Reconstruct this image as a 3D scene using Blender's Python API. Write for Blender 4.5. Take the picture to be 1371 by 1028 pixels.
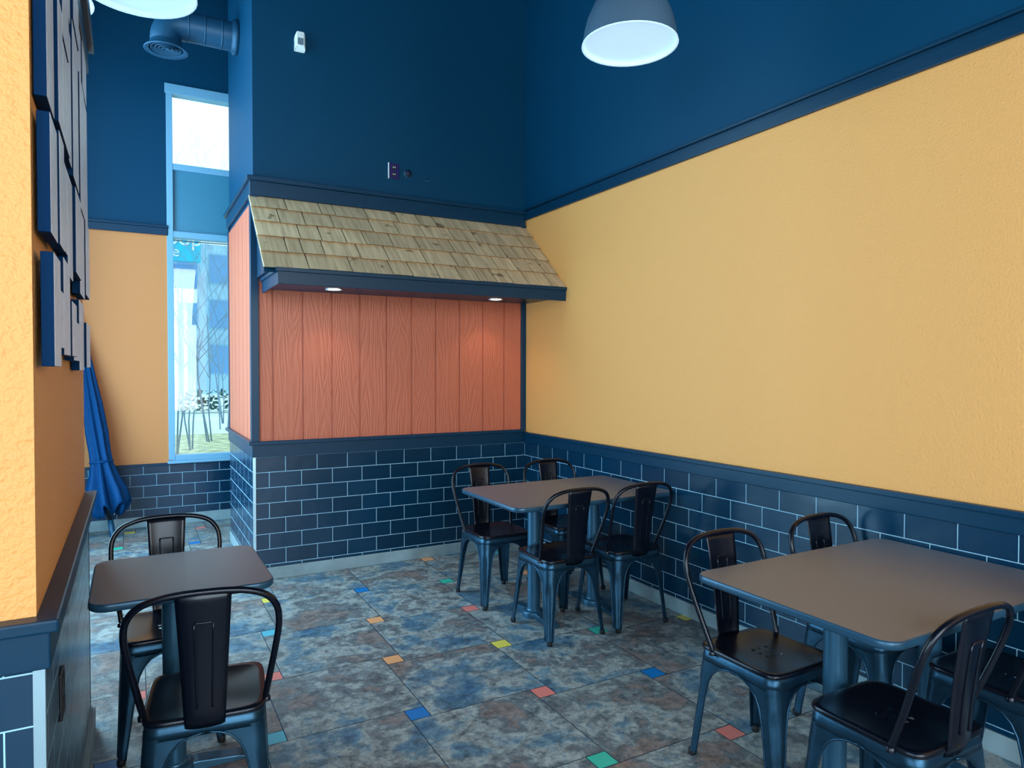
import bpy, bmesh, math, random
from mathutils import Vector, Matrix
from math import sin, cos, pi, radians

for o in list(bpy.data.objects):
    bpy.data.objects.remove(o, do_unlink=True)
S = bpy.context.scene
COL = S.collection
random.seed(7)

# ------------------------------------------------------------------ camera
YAW, PIT, ROLL, FPX = .5062, .021, .0017, 915.99
fw0 = Vector((sin(YAW), cos(YAW), 0)); rt0 = Vector((cos(YAW), -sin(YAW), 0)); up0 = Vector((0, 0, 1))
fw = fw0 * cos(PIT) - up0 * sin(PIT)
up1 = fw0 * sin(PIT) + up0 * cos(PIT)
rt = rt0 * cos(ROLL) + up1 * sin(ROLL)
up = -rt0 * sin(ROLL) + up1 * cos(ROLL)
cam = bpy.data.cameras.new('camera')
cam.sensor_width = 36; cam.lens = 36 * FPX / 1371; cam.clip_start = .02; cam.clip_end = 300
co = bpy.data.objects.new('camera', cam); COL.objects.link(co)
M = Matrix.Identity(4)
for i in range(3):
    M[i][0] = rt[i]; M[i][1] = up[i]; M[i][2] = -fw[i]
M[2][3] = 1.5
co.matrix_world = M
S.camera = co

# ------------------------------------------------------------------ world, lights, exposure
S.view_settings.view_transform = 'Standard'; S.view_settings.look = 'None'
S.view_settings.exposure = 0.0; S.view_settings.gamma = 1.0; S.view_settings.use_curve_mapping = False
w = bpy.data.worlds.new('sky'); S.world = w; w.use_nodes = True
wn = w.node_tree.nodes; wl = w.node_tree.links
bg = wn['Background']
tc = wn.new('ShaderNodeTexCoord'); sx = wn.new('ShaderNodeSeparateXYZ')
rp = wn.new('ShaderNodeValToRGB')
wl.new(tc.outputs['Generated'], sx.inputs[0]); wl.new(sx.outputs['Z'], rp.inputs[0])
rp.color_ramp.elements[0].position = 0.0; rp.color_ramp.elements[0].color = (.55, .84, 1, 1)
rp.color_ramp.elements[1].position = .45; rp.color_ramp.elements[1].color = (.74, .95, 1, 1)
wl.new(rp.outputs[0], bg.inputs[0]); bg.inputs[1].default_value = 2.0


def area(name, loc, rot, sx_, sy_, power, color):
    l = bpy.data.lights.new(name, 'AREA'); l.shape = 'RECTANGLE'; l.size = sx_; l.size_y = sy_
    l.energy = power; l.color = color
    o = bpy.data.objects.new(name, l); COL.objects.link(o); o.location = loc; o.rotation_euler = rot
    return o


# daylight through the shopfront window behind the camera, the big side window and the corridor window
area('daylight_front', (.35, -3.42, 2.2), (radians(90), 0, 0), 4.5, 3.4, 300, (.84, .95, 1.0))
area('daylight_side', (-3.42, -1.0, 2.1), (radians(90), 0, radians(-90)), 4.0, 3.2, 150, (.62, .85, 1.0))
dc = area('daylight_corridor', (-.72, 5.3, 2.2), (radians(90), 0, radians(-90)), 2.9, 4.1, 225, (.40, .76, 1.0))


# ------------------------------------------------------------------ materials
def srgb(r, g, b):
    f = lambda c: c / 12.92 if c <= .04045 else ((c + .055) / 1.055) ** 2.4
    return (f(r / 255), f(g / 255), f(b / 255), 1)


def mat(name, col, rough=.5, metal=0, spec=.5, bump=None, var=None, coat=0, emit=None):
    """bump=(scale, strength, distance, detail[, stretch xyz]); var=(scale, amount) mottles the colour"""
    m = bpy.data.materials.new(name); m.use_nodes = True
    nt = m.node_tree; N = nt.nodes; L = nt.links
    p = N['Principled BSDF']
    p.inputs['Base Color'].default_value = col
    p.inputs['Roughness'].default_value = rough
    p.inputs['Metallic'].default_value = metal
    p.inputs['Specular IOR Level'].default_value = spec
    p.inputs['Coat Weight'].default_value = coat
    if emit:
        p.inputs['Emission Color'].default_value = emit[0]; p.inputs['Emission Strength'].default_value = emit[1]
    if bump or var:
        t = N.new('ShaderNodeTexCoord')
    if bump:
        n = N.new('ShaderNodeTexNoise'); n.inputs['Scale'].default_value = bump[0]; n.inputs['Detail'].default_value = bump[3]
        src = t.outputs['Object']
        if len(bump) > 4:
            mp = N.new('ShaderNodeMapping'); mp.inputs['Scale'].default_value = bump[4]
            L.new(src, mp.inputs[0]); src = mp.outputs[0]
        L.new(src, n.inputs['Vector'])
        b = N.new('ShaderNodeBump'); b.inputs['Strength'].default_value = bump[1]; b.inputs['Distance'].default_value = bump[2]
        L.new(n.outputs['Fac'], b.inputs['Height']); L.new(b.outputs[0], p.inputs['Normal'])
    if var:
        n2 = N.new('ShaderNodeTexNoise'); n2.inputs['Scale'].default_value = var[0]; n2.inputs['Detail'].default_value = 3
        L.new(t.outputs['Object'], n2.inputs['Vector'])
        r = N.new('ShaderNodeValToRGB')
        c = Vector(col[:3])
        r.color_ramp.elements[0].position = .3; r.color_ramp.elements[1].position = .7
        r.color_ramp.elements[0].color = (*(c * (1 - var[1])), 1); r.color_ramp.elements[1].color = (*(c * (1 + var[1])), 1)
        L.new(n2.outputs['Fac'], r.inputs[0]); L.new(r.outputs[0], p.inputs['Base Color'])
    return m


def tile_mat(name, u0, v0, bw, rh=.1098):
    """glazed navy subway tile in running bond; u0 = a joint of the row whose upper edge... bottom grout is v0"""
    m = bpy.data.materials.new(name); m.use_nodes = True
    nt = m.node_tree; N = nt.nodes; L = nt.links; p = N['Principled BSDF']
    uv = N.new('ShaderNodeUVMap'); uv.uv_map = 'UVMap'
    mp = N.new('ShaderNodeMapping')
    mp.inputs['Location'].default_value = (-u0 + bw * 60.5, -v0 + rh * 40, 0)
    L.new(uv.outputs[0], mp.inputs[0])
    br = N.new('ShaderNodeTexBrick'); br.offset = .5; br.offset_frequency = 2; br.squash = 1
    br.inputs['Scale'].default_value = 1; br.inputs['Brick Width'].default_value = bw
    br.inputs['Row Height'].default_value = rh; br.inputs['Mortar Size'].default_value = .0017
    br.inputs['Mortar Smooth'].default_value = .1
    br.inputs['Color1'].default_value = srgb(2, 42, 66); br.inputs['Color2'].default_value = srgb(4, 50, 78)
    br.inputs['Mortar'].default_value = srgb(160, 205, 228)
    L.new(mp.outputs[0], br.inputs['Vector'])
    L.new(br.outputs['Color'], p.inputs['Base Color'])
    r = N.new('ShaderNodeMapRange'); r.inputs[3].default_value = .22; r.inputs[4].default_value = .8
    L.new(br.outputs['Fac'], r.inputs[0]); L.new(r.outputs[0], p.inputs['Roughness'])
    # soft pillowed glaze
    n = N.new('ShaderNodeTexNoise'); n.inputs['Scale'].default_value = 5; n.inputs['Detail'].default_value = 2
    L.new(mp.outputs[0], n.inputs['Vector'])
    b0 = N.new('ShaderNodeBump'); b0.inputs['Strength'].default_value = .15; b0.inputs['Distance'].default_value = .02
    L.new(n.outputs['Fac'], b0.inputs['Height'])
    b = N.new('ShaderNodeBump'); b.inputs['Strength'].default_value = .6; b.inputs['Distance'].default_value = .002; b.invert = True
    L.new(br.outputs['Fac'], b.inputs['Height']); L.new(b0.outputs[0], b.inputs['Normal']); L.new(b.outputs[0], p.inputs['Normal'])
    return m


def slate_mat():
    m = bpy.data.materials.new('slate_tile'); m.use_nodes = True
    nt = m.node_tree; N = nt.nodes; L = nt.links; p = N['Principled BSDF']
    t = N.new('ShaderNodeTexCoord'); a = N.new('ShaderNodeAttribute'); a.attribute_name = 'tid'
    mu = N.new('ShaderNodeVectorMath'); mu.operation = 'MULTIPLY_ADD'
    L.new(a.outputs['Fac'], mu.inputs[0]); mu.inputs[1].default_value = (13.7, 7.3, 3.1)
    L.new(t.outputs['Object'], mu.inputs[2])
    def noise(s, d, dist=0, rough=.6):
        n = N.new('ShaderNodeTexNoise'); n.inputs['Scale'].default_value = s; n.inputs['Detail'].default_value = d
        n.inputs['Distortion'].default_value = dist; n.inputs['Roughness'].default_value = rough
        L.new(mu.outputs[0], n.inputs['Vector']); return n
    n1 = noise(2.6, 10, .15, .68); r1 = N.new('ShaderNodeValToRGB'); e = r1.color_ramp.elements
    e[0].position = .34; e[0].color = srgb(62, 108, 140)
    e[1].position = .70; e[1].color = srgb(190, 148, 128)
    for pos, c in ((.43, srgb(112, 142, 158)), (.49, srgb(182, 182, 176)), (.545, srgb(112, 122, 128)), (.60, srgb(160, 140, 132)), (.65, srgb(128, 116, 114))):
        k = e.new(pos); k.color = c
    L.new(n1.outputs['Fac'], r1.inputs[0])
    n2 = noise(17, 12, .3, .78); r2 = N.new('ShaderNodeValToRGB')
    r2.color_ramp.elements[0].position = .38; r2.color_ramp.elements[0].color = (.10, .12, .15, 1)
    r2.color_ramp.elements[1].position = .58; r2.color_ramp.elements[1].color = (1, 1, 1, 1)
    L.new(n2.outputs['Fac'], r2.inputs[0])
    mx = N.new('ShaderNodeMix'); mx.data_type = 'RGBA'; mx.blend_type = 'MULTIPLY'; mx.inputs[0].default_value = .72
    L.new(r1.outputs[0], mx.inputs[6]); L.new(r2.outputs[0], mx.inputs[7])
    L.new(mx.outputs[2], p.inputs['Base Color'])
    n3 = noise(20, 10, .4, .72)
    b = N.new('ShaderNodeBump'); b.inputs['Strength'].default_value = .7; b.inputs['Distance'].default_value = .007
    L.new(n3.outputs['Fac'], b.inputs['Height']); L.new(b.outputs[0], p.inputs['Normal'])
    p.inputs['Roughness'].default_value = .36
    return m


def shingle_mat():
    m = bpy.data.materials.new('cedar_shingle'); m.use_nodes = True
    nt = m.node_tree; N = nt.nodes; L = nt.links; p = N['Principled BSDF']
    t = N.new('ShaderNodeTexCoord'); a = N.new('ShaderNodeAttribute'); a.attribute_name = 'tid'
    mu = N.new('ShaderNodeVectorMath'); mu.operation = 'MULTIPLY_ADD'
    L.new(a.outputs['Fac'], mu.inputs[0]); mu.inputs[1].default_value = (31, 17, 5); L.new(t.outputs['Object'], mu.inputs[2])
    mp = N.new('ShaderNodeMapping'); mp.inputs['Scale'].default_value = (38, 3, 3); L.new(mu.outputs[0], mp.inputs[0])
    n = N.new('ShaderNodeTexNoise'); n.inputs['Scale'].default_value = 1; n.inputs['Detail'].default_value = 6; L.new(mp.outputs[0], n.inputs['Vector'])
    r = N.new('ShaderNodeValToRGB'); e = r.color_ramp.elements
    e[0].position = .3; e[0].color = srgb(178, 150, 114); e[1].position = .65; e[1].color = srgb(216, 188, 148)
    L.new(n.outputs['Fac'], r.inputs[0])
    # knots
    n2 = N.new('ShaderNodeTexNoise'); n2.inputs['Scale'].default_value = 9; n2.inputs['Detail'].default_value = 1; L.new(mu.outputs[0], n2.inputs['Vector'])
    r2 = N.new('ShaderNodeValToRGB'); r2.color_ramp.elements[0].position = .24; r2.color_ramp.elements[0].color = (.25, .18, .12, 1)
    r2.color_ramp.elements[1].position = .30; r2.color_ramp.elements[1].color = (1, 1, 1, 1); L.new(n2.outputs['Fac'], r2.inputs[0])
    mx = N.new('ShaderNodeMix'); mx.data_type = 'RGBA'; mx.blend_type = 'MULTIPLY'; mx.inputs[0].default_value = .8
    L.new(r.outputs[0], mx.inputs[6]); L.new(r2.outputs[0], mx.inputs[7])
    hv = N.new('ShaderNodeHueSaturation'); mr = N.new('ShaderNodeMapRange'); mr.inputs[3].default_value = .84; mr.inputs[4].default_value = 1.12
    L.new(a.outputs['Fac'], mr.inputs[0]); L.new(mr.outputs[0], hv.inputs['Value']); L.new(mx.outputs[2], hv.inputs['Color'])
    L.new(hv.outputs[0], p.inputs['Base Color']); p.inputs['Roughness'].default_value = .75
    b = N.new('ShaderNodeBump'); b.inputs['Strength'].default_value = .35; b.inputs['Distance'].default_value = .004
    L.new(n.outputs['Fac'], b.inputs['Height']); L.new(b.outputs[0], p.inputs['Normal'])
    return m


def siding_mat():
    m = bpy.data.materials.new('embossed_siding'); m.use_nodes = True
    nt = m.node_tree; N = nt.nodes; L = nt.links; p = N['Principled BSDF']
    t = N.new('ShaderNodeTexCoord'); a = N.new('ShaderNodeAttribute'); a.attribute_name = 'tid'
    mu = N.new('ShaderNodeVectorMath'); mu.operation = 'MULTIPLY_ADD'
    L.new(a.outputs['Fac'], mu.inputs[0]); mu.inputs[1].default_value = (31, 17, 50); L.new(t.outputs['Object'], mu.inputs[2])
    mp = N.new('ShaderNodeMapping'); mp.inputs['Scale'].default_value = (4.2, 4.2, .55); L.new(mu.outputs[0], mp.inputs[0])
    n = N.new('ShaderNodeTexNoise'); n.inputs['Scale'].default_value = 1.4; n.inputs['Detail'].default_value = 2; n.inputs['Distortion'].default_value = .4
    L.new(mp.outputs[0], n.inputs['Vector'])
    # contour lines of a stretched noise read as cathedral wood grain
    ms = N.new('ShaderNodeMath'); ms.operation = 'MULTIPLY'; ms.inputs[1].default_value = 120; L.new(n.outputs['Fac'], ms.inputs[0])
    sn = N.new('ShaderNodeMath'); sn.operation = 'SINE'; L.new(ms.outputs[0], sn.inputs[0])
    b = N.new('ShaderNodeBump'); b.inputs['Strength'].default_value = .18; b.inputs['Distance'].default_value = .003
    L.new(sn.outputs[0], b.inputs['Height']); L.new(b.outputs[0], p.inputs['Normal'])
    p.inputs['Base Color'].default_value = srgb(192, 100, 72); p.inputs['Roughness'].default_value = .5
    return m


def glass_mat():
    m = bpy.data.materials.new('window_glass'); m.use_nodes = True
    nt = m.node_tree; N = nt.nodes; L = nt.links
    for n in list(N):
        if n.type == 'BSDF_PRINCIPLED': N.remove(n)
    out = [n for n in N if n.type == 'OUTPUT_MATERIAL'][0]
    tr = N.new('ShaderNodeBsdfTransparent'); tr.inputs[0].default_value = (.93, .98, 1, 1)
    gl = N.new('ShaderNodeBsdfGlossy'); gl.inputs['Roughness'].default_value = .02
    mx = N.new('ShaderNodeMixShader'); mx.inputs[0].default_value = .06
    L.new(tr.outputs[0], mx.inputs[1]); L.new(gl.outputs[0], mx.inputs[2]); L.new(mx.outputs[0], out.inputs[0])
    return m


M_ = {}
M_['yellow'] = mat('yellow_stucco_paint', srgb(238, 164, 90), .62, bump=(120, .55, .006, 3))
M_['pillar'] = mat('yellow_coarse_stucco_paint', srgb(240, 166, 92), .6, bump=(75, .75, .009, 2))
M_['ochre_shaded'] = mat('yellow_paint_shaded_to_ochre', srgb(212, 132, 74), .62, bump=(150, .3, .004, 3))  # a more orange wall yellow, darkened for the dimmer light at the far wall
M_['navy'] = mat('navy_wall_paint', srgb(0, 60, 90), .5, 0, .15, bump=(180, .12, .002, 2))
M_['trim'] = mat('navy_trim_paint', srgb(0, 48, 74), .36, 0, .28, bump=(40, .08, .002, 3, (1, 1, 6)))
M_['ceil'] = mat('dark_navy_ceiling_paint', srgb(0, 36, 76), .7, 0, .15)
M_['siding'] = siding_mat()
M_['shingle'] = shingle_mat()
M_['slate'] = slate_mat()
M_['grout'] = mat('floor_grout', srgb(40, 60, 78), .8)
M_['cove'] = mat('grey_cove_base', srgb(138, 158, 166), .55, var=(6, .18))
M_['tile_b'] = tile_mat('navy_subway_tile_back', .955, .7677, .2241)
M_['tile_r'] = tile_mat('navy_subway_tile_right', 4.412, .7677, .2203)
M_['tile_f'] = tile_mat('navy_subway_tile_far', .08, .5 , .2220)
M_['tile_p'] = tile_mat('navy_subway_tile_partition', .10, .7677, .2220)
M_['alu'] = mat('pale_metal_trim', srgb(175, 205, 220), .3, .8)
M_['frame'] = mat('window_frame_paint', srgb(120, 170, 200), .4)
M_['spandrel'] = mat('blue_spandrel_panel', srgb(62, 128, 156), .35)
M_['glass'] = glass_mat()
M_['metal'] = mat('gunmetal_lacquer', srgb(38, 72, 95), .34, .8, .5, var=(14, .25))
M_['seatmetal'] = mat('black_lacquer', srgb(12, 18, 32), .24, .35, .5)
M_['rubber'] = mat('black_rubber', srgb(10, 12, 18), .7)
M_['laminate'] = mat('dark_brown_laminate', srgb(110, 102, 106), .42, 0, 1.0, var=(60, .05))
M_['edge'] = mat('black_table_edge', srgb(42, 80, 106), .32, .3)
M_['pole'] = mat('gunmetal_table_base', srgb(52, 96, 124), .36, .5)
M_['shade'] = mat('grey_enamel_shade', srgb(84, 110, 132), .35, .2)
M_['shade_in'] = mat('shade_interior_daylight_glow', srgb(200, 220, 235), .6, emit=((.45, .72, .95, 1), .62))  # lamps are off; the faint glow stands in for daylight inside the shades
M_['duct'] = mat('painted_duct', srgb(24, 74, 104), .45, .2)
M_['duct_dark'] = mat('dark_duct_slot', srgb(4, 24, 52), .6)
M_['white'] = mat('white_plastic', srgb(225, 235, 235), .4)
M_['purple'] = mat('dark_purple_plastic', srgb(26, 12, 86), .4)
M_['black'] = mat('black_plastic', srgb(8, 10, 20), .5)
M_['board'] = mat('weathered_blue_board', srgb(226, 240, 255), .42, spec=1.0, var=(30, .1), bump=(60, .06, .003, 4, (6, 6, .6)))
M_['board_edge'] = mat('navy_board_edge', srgb(0, 40, 76), .7, 0, .08)
M_['umb'] = mat('navy_umbrella_cloth', srgb(0, 60, 108), .65, 0, .15, bump=(300, .15, .001, 2))
M_['chrome'] = mat('chrome', srgb(200, 210, 220), .2, 1)
M_['lens'] = mat('lit_lamp_lens', srgb(255, 250, 235), .4, emit=((1, .93, .8, 1), 9))
M_['c_pink'] = mat('salmon_accent_tile', srgb(232, 128, 118), .4)
M_['c_yel'] = mat('yellow_accent_tile', srgb(236, 214, 92), .4)
M_['c_ora'] = mat('peach_accent_tile', srgb(240, 164, 112), .4)
M_['c_blue'] = mat('blue_accent_tile', srgb(0, 118, 190), .4)
M_['c_grn'] = mat('teal_accent_tile', srgb(60, 186, 160), .4)
M_['c_cyan'] = mat('cyan_accent_tile', srgb(90, 180, 200), .4)
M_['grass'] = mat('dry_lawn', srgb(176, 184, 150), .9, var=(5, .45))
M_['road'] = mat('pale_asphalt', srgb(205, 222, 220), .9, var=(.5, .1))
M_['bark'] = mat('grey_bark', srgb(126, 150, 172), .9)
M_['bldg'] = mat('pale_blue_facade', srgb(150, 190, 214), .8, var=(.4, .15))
M_['bldg_win'] = mat('facade_window_glass', srgb(100, 150, 196), .3)
M_['sign_cyan'] = mat('cyan_sign_face', srgb(0, 190, 226), .4)
M_['sign_navy'] = mat('navy_sign_face', srgb(80, 140, 200), .4)
M_['sign_white'] = mat('white_sign_face', srgb(220, 230, 230), .5)
M_['leaf'] = mat('olive_foliage', srgb(74, 112, 112), .9)


# ------------------------------------------------------------------ mesh helpers
def new_bm():
    bm = bmesh.new(); bm.loops.layers.uv.new('UVMap'); return bm


def box(bm, x0, x1, y0, y1, z0, z1, mi=0):
    vs = [bm.verts.new((x, y, z)) for z in (z0, z1) for y in (y0, y1) for x in (x0, x1)]
    fs = []
    for idx in ((0, 2, 3, 1), (4, 5, 7, 6), (0, 1, 5, 4), (2, 6, 7, 3), (0, 4, 6, 2), (1, 3, 7, 5)):
        f = bm.faces.new([vs[i] for i in idx]); f.material_index = mi; fs.append(f)
    uvl = bm.loops.layers.uv.active
    if uvl:
        for f in fs:
            f.normal_update(); n = f.normal
            for l in f.loops:
                c = l.vert.co
                l[uvl].uv = (c.y, c.z) if abs(n.x) > .5 else ((c.x, c.z) if abs(n.y) > .5 else (c.x, c.y))
    return vs, fs


def prism(bm, pts, ext, mi=0):
    """closed prism from a planar polygon (list of Vector) extruded by the vector ext"""
    a = [bm.verts.new(p) for p in pts]; b = [bm.verts.new(Vector(p) + Vector(ext)) for p in pts]
    n = len(pts); fs = [bm.faces.new(a[::-1]), bm.faces.new(b)]
    for i in range(n):
        fs.append(bm.faces.new([a[i], a[(i + 1) % n], b[(i + 1) % n], b[i]]))
    for f in fs: f.material_index = mi
    return fs


def lathe(bm, prof, seg=32, c=(0, 0, 0), mi=0, cap0=False, cap1=False, axis='Z'):
    rings = []
    for r, z in prof:
        ring = []
        for k in range(seg):
            a = 2 * pi * k / seg
            v = (r * cos(a), r * sin(a), z)
            if axis == 'X': v = (z, r * cos(a), r * sin(a))
            if axis == 'Y': v = (r * sin(a), z, r * cos(a))
            ring.append(bm.verts.new((v[0] + c[0], v[1] + c[1], v[2] + c[2])))
        rings.append(ring)
    for a, b in zip(rings, rings[1:]):
        for k in range(seg):
            f = bm.faces.new([a[k], a[(k + 1) % seg], b[(k + 1) % seg], b[k]]); f.material_index = mi; f.smooth = True
    if cap0: bm.faces.new(rings[0][::-1]).material_index = mi
    if cap1: bm.faces.new(rings[-1]).material_index = mi
    return rings


def tube(bm, pts, r, seg=8, mi=0, cap=True, closed=False):
    pts = [Vector(p) for p in pts]; n = len(pts)
    rs = r if isinstance(r, (list, tuple)) else [r] * n
    rings = []; prev = None
    for i, p in enumerate(pts):
        if closed: t = (pts[(i + 1) % n] - pts[i - 1])
        else: t = pts[min(i + 1, n - 1)] - pts[max(i - 1, 0)]
        t.normalize()
        if prev is None:
            ref = Vector((0, 0, 1)) if abs(t.z) < .9 else Vector((1, 0, 0))
            u = t.cross(ref).normalized()
        else:
            u = (prev - t * prev.dot(t)).normalized()
        prev = u; v = t.cross(u)
        rings.append([bm.verts.new(p + (u * cos(2 * pi * k / seg) + v * sin(2 * pi * k / seg)) * rs[i]) for k in range(seg)])
    m = n if closed else n - 1
    for i in range(m):
        a = rings[i]; b = rings[(i + 1) % n]
        for k in range(seg):
            f = bm.faces.new([a[k], a[(k + 1) % seg], b[(k + 1) % seg], b[k]]); f.smooth = True; f.material_index = mi
    if cap and not closed:
        bm.faces.new(rings[0][::-1]).material_index = mi; bm.faces.new(rings[-1]).material_index = mi


def spline(pts, n=6):
    P = [Vector(p) for p in pts]; P = [P[0] * 2 - P[1]] + P + [P[-1] * 2 - P[-2]]; out = []
    for i in range(1, len(P) - 2):
        for k in range(n):
            t = k / n; a, b, c, d = P[i - 1:i + 3]
            out.append(.5 * ((2 * b) + (c - a) * t + (2 * a - 5 * b + 4 * c - d) * t * t + (3 * b - a - 3 * c + d) * t ** 3))
    out.append(P[-2]); return out


def obj(name, bm, mats, parent=None, bevel=0, smooth=False, solid=0, recalc=True):
    if recalc: bmesh.ops.recalc_face_normals(bm, faces=bm.faces)
    me = bpy.data.meshes.new(name); bm.to_mesh(me); bm.free()
    for m in (mats if isinstance(mats, (list, tuple)) else [mats]): me.materials.append(M_[m])
    if smooth:
        for p in me.polygons: p.use_smooth = True
    o = bpy.data.objects.new(name, me); COL.objects.link(o)
    if parent: o.parent = parent
    if solid:
        d = o.modifiers.new('thickness', 'SOLIDIFY'); d.thickness = solid; d.offset = 0
    if bevel:
        d = o.modifiers.new('bevel', 'BEVEL'); d.width = bevel; d.segments = 2; d.limit_method = 'ANGLE'
    return o


def struct(name, bm, mats, parent=None, **k):
    o = obj(name, bm, mats, parent, **k); o['kind'] = 'structure'; return o


def boxes(*bs):
    bm = new_bm()
    for b in bs: box(bm, *b)
    return bm


def thing(name, label, cat, loc=(0, 0, 0), rz=0, group=None):
    o = bpy.data.objects.new(name, None); COL.objects.link(o); o.empty_display_size = .1
    o.location = loc; o.rotation_euler = (0, 0, rz); o['label'] = label; o['category'] = cat
    if group: o['group'] = group
    return o


def tag(o, label, cat, group=None):
    o['label'] = label; o['category'] = cat
    if group: o['group'] = group
    return o


def dup(root, loc, rz, label, group=None):
    r = root.copy(); COL.objects.link(r); r.location = loc; r.rotation_euler = (0, 0, rz); r['label'] = label
    if group: r['group'] = group
    for ch in list(root.children):
        c = ch.copy(); COL.objects.link(c); c.parent = r
        for g in ch.children:
            d = g.copy(); COL.objects.link(d); d.parent = c
    return r


# ------------------------------------------------------------------ the setting
XR, YB, XB, YE, ZC = 2.947, 5.086, .746, 7.35, 5.3
YBB = 6.42                      # rear edge of the boxed-out wall
XP, YP0, YP1 = -.178, 1.70, 3.33  # partition block
XL, XLC, YF = -3.5, -.78, -3.5

# floor: hopscotch of big slate tiles and small coloured squares
Lb, sb = .585, .092
bm = new_bm(); tid = bm.faces.layers.float.new('tid')
FX0, FX1, FY0, FY1 = XL - .1, XR + .1, YF - .1, YE + .1
box(bm, FX0, FX1, FY0, FY1, -.06, -.0015, 1)
CMAP = {(0, 0): 2, (0, 1): 3, (0, 2): 2, (0, 3): 6, (0, 4): 4, (0, -1): 6, (1, 0): 5, (1, -1): 2, (1, 1): 6, (1, 2): 4,
        (-1, 0): 5, (-1, 1): 4, (-1, 2): 4, (-1, 3): 5, (-2, 0): 7, (-2, 1): 2, (-2, 2): 7, (-2, 3): 3, (-3, 5): 2, (-1, 4): 4}
ax, ay = 1.659 - sb / 2, 2.69 - Lb - sb / 2
def rect(x0, y0, x1, y1, mi, g=.0022):
    x0, x1 = max(x0 + g, FX0), min(x1 - g, FX1); y0, y1 = max(y0 + g, FY0), min(y1 - g, FY1)
    if x1 - x0 < .004 or y1 - y0 < .004: return
    vs = [bm.verts.new(p) for p in ((x0, y0, 0), (x1, y0, 0), (x1, y1, 0), (x0, y1, 0))]
    f = bm.faces.new(vs); f.material_index = mi; f[tid] = random.random()
for i in range(-16, 16):
    for j in range(-16, 16):
        ox = ax + i * Lb + j * sb; oy = ay - i * sb + j * Lb
        rect(ox, oy, ox + Lb, oy + Lb, 0)
        rect(ox, oy + Lb, ox + sb, oy + Lb + sb, CMAP.get((i, j), 2 + (i * 5 + j * 3) % 6))
struct('floor', bm, ['slate', 'grout', 'c_pink', 'c_yel', 'c_ora', 'c_blue', 'c_grn', 'c_cyan'], recalc=False)

struct('ceiling', boxes((XL - .1, XR + .2, YF - .1, YE + .2, ZC, ZC + .1)), 'ceil')

# right wall
wr = struct('wall_right', boxes((XR, XR + .15, YF, YE + .15, -.06, 2.82, 0), (XR, XR + .15, YF, YE + .15, 2.82, ZC, 1)), ['yellow', 'navy'])
struct('tile_wainscot', boxes((XR - .008, XR, YF, YB, .088, .885)), 'tile_r', wr)

# boxed-out back wall with siding
wb = struct('wall_back', boxes((XB, XR, YB, YBB, -.06, ZC)), 'navy')
struct('tile_wainscot', boxes((XB - .008, XR - .008, YB - .008, YB, .088, .885), (XB - .008, XB, YB, YBB, .088, .885)), 'tile_b', wb)
def siding(name, axis, edges, c, d, z0, z1, parent):
    b = new_bm(); t = b.faces.layers.float.new('tid')
    for a0, a1 in zip(edges, edges[1:]):
        _, fs = box(b, a0 + .006, a1 - .006, c - d, c, z0, z1) if axis == 'X' else box(b, c - d, c, a0 + .006, a1 - .006, z0, z1)
        r = random.random()
        for f in fs: f[t] = r
    _, fs = box(b, edges[0], edges[-1], c - d * .1, c, z0, z1) if axis == 'X' else box(b, c - d * .1, c, edges[0], edges[-1], z0, z1)
    return struct(name, b, 'siding', parent, bevel=.002)
siding('siding_panel', 'X', [.777, .870, 1.078, 1.289, 1.498, 1.706, 1.910, 2.113, 2.322, 2.533, 2.734, 2.902], YB, .012, .985, 2.67, wb)
siding('siding_panel', 'Y', [5.13, 5.33, 5.54, 5.75, 5.96, 6.17, 6.36], XB, .012, .985, 2.67, wb)
struct('trim_1', boxes((XB - .022, .777, YB - .022, YB + .04, .98, 2.73), (XB - .018, XB, 6.36, YBB, .98, 2.73), (2.902, XR, YB - .02, YB, .98, 2.73)), 'trim', bevel=.003)
# chair rails (cap + band)
struct('trim_2', boxes((XB - .02, XR - .02, YB - .02, YB, .878, .968), (XB - .02, XB, YB, YBB, .878, .968),
                       (XB - .042, XR - .03, YB - .042, YB, .966, .992), (XB - .042, XB, YB, YBB + .02, .966, .992)), 'trim', bevel=.004)
struct('trim_3', boxes((XR - .02, XR, YF, YB, .876, .944), (XR - .034, XR, YF, YB, .942, .968)), 'trim', bevel=.004)
# crown bands
struct('trim_4', boxes((XB - .025, XR - .02, YB - .025, YB, 2.712, 2.815), (XB - .045, XR - .02, YB - .045, YB, 2.813, 2.846),
                       (XB - .025, XB, YB, YBB, 2.712, 2.815), (XB - .045, XB, YB, YBB + .03, 2.813, 2.846)), 'trim', bevel=.004)
struct('trim_5', boxes((XR - .02, XR, YF, YB, 2.768, 2.832), (XR - .034, XR, YF, YB, 2.845, 2.862), (XR - .012, XR, YF, YB, 2.83, 2.848)), 'trim', bevel=.003)
# cove bases
struct('baseboard_back', boxes((XB - .014, XR - .02, YB - .014, YB, 0, .086), (XB - .014, XB, YB, YBB, 0, .086)), 'cove', bevel=.004)
struct('baseboard_right', boxes((XR - .016, XR, YF, YB - .016, 0, .086)), 'cove', bevel=.004)
# pale corner edge strip of the boxed-out wall
struct('trim_6', boxes((XB - .012, XB + .006, YB - .012, YB + .004, .086, .878)), 'alu')

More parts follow.
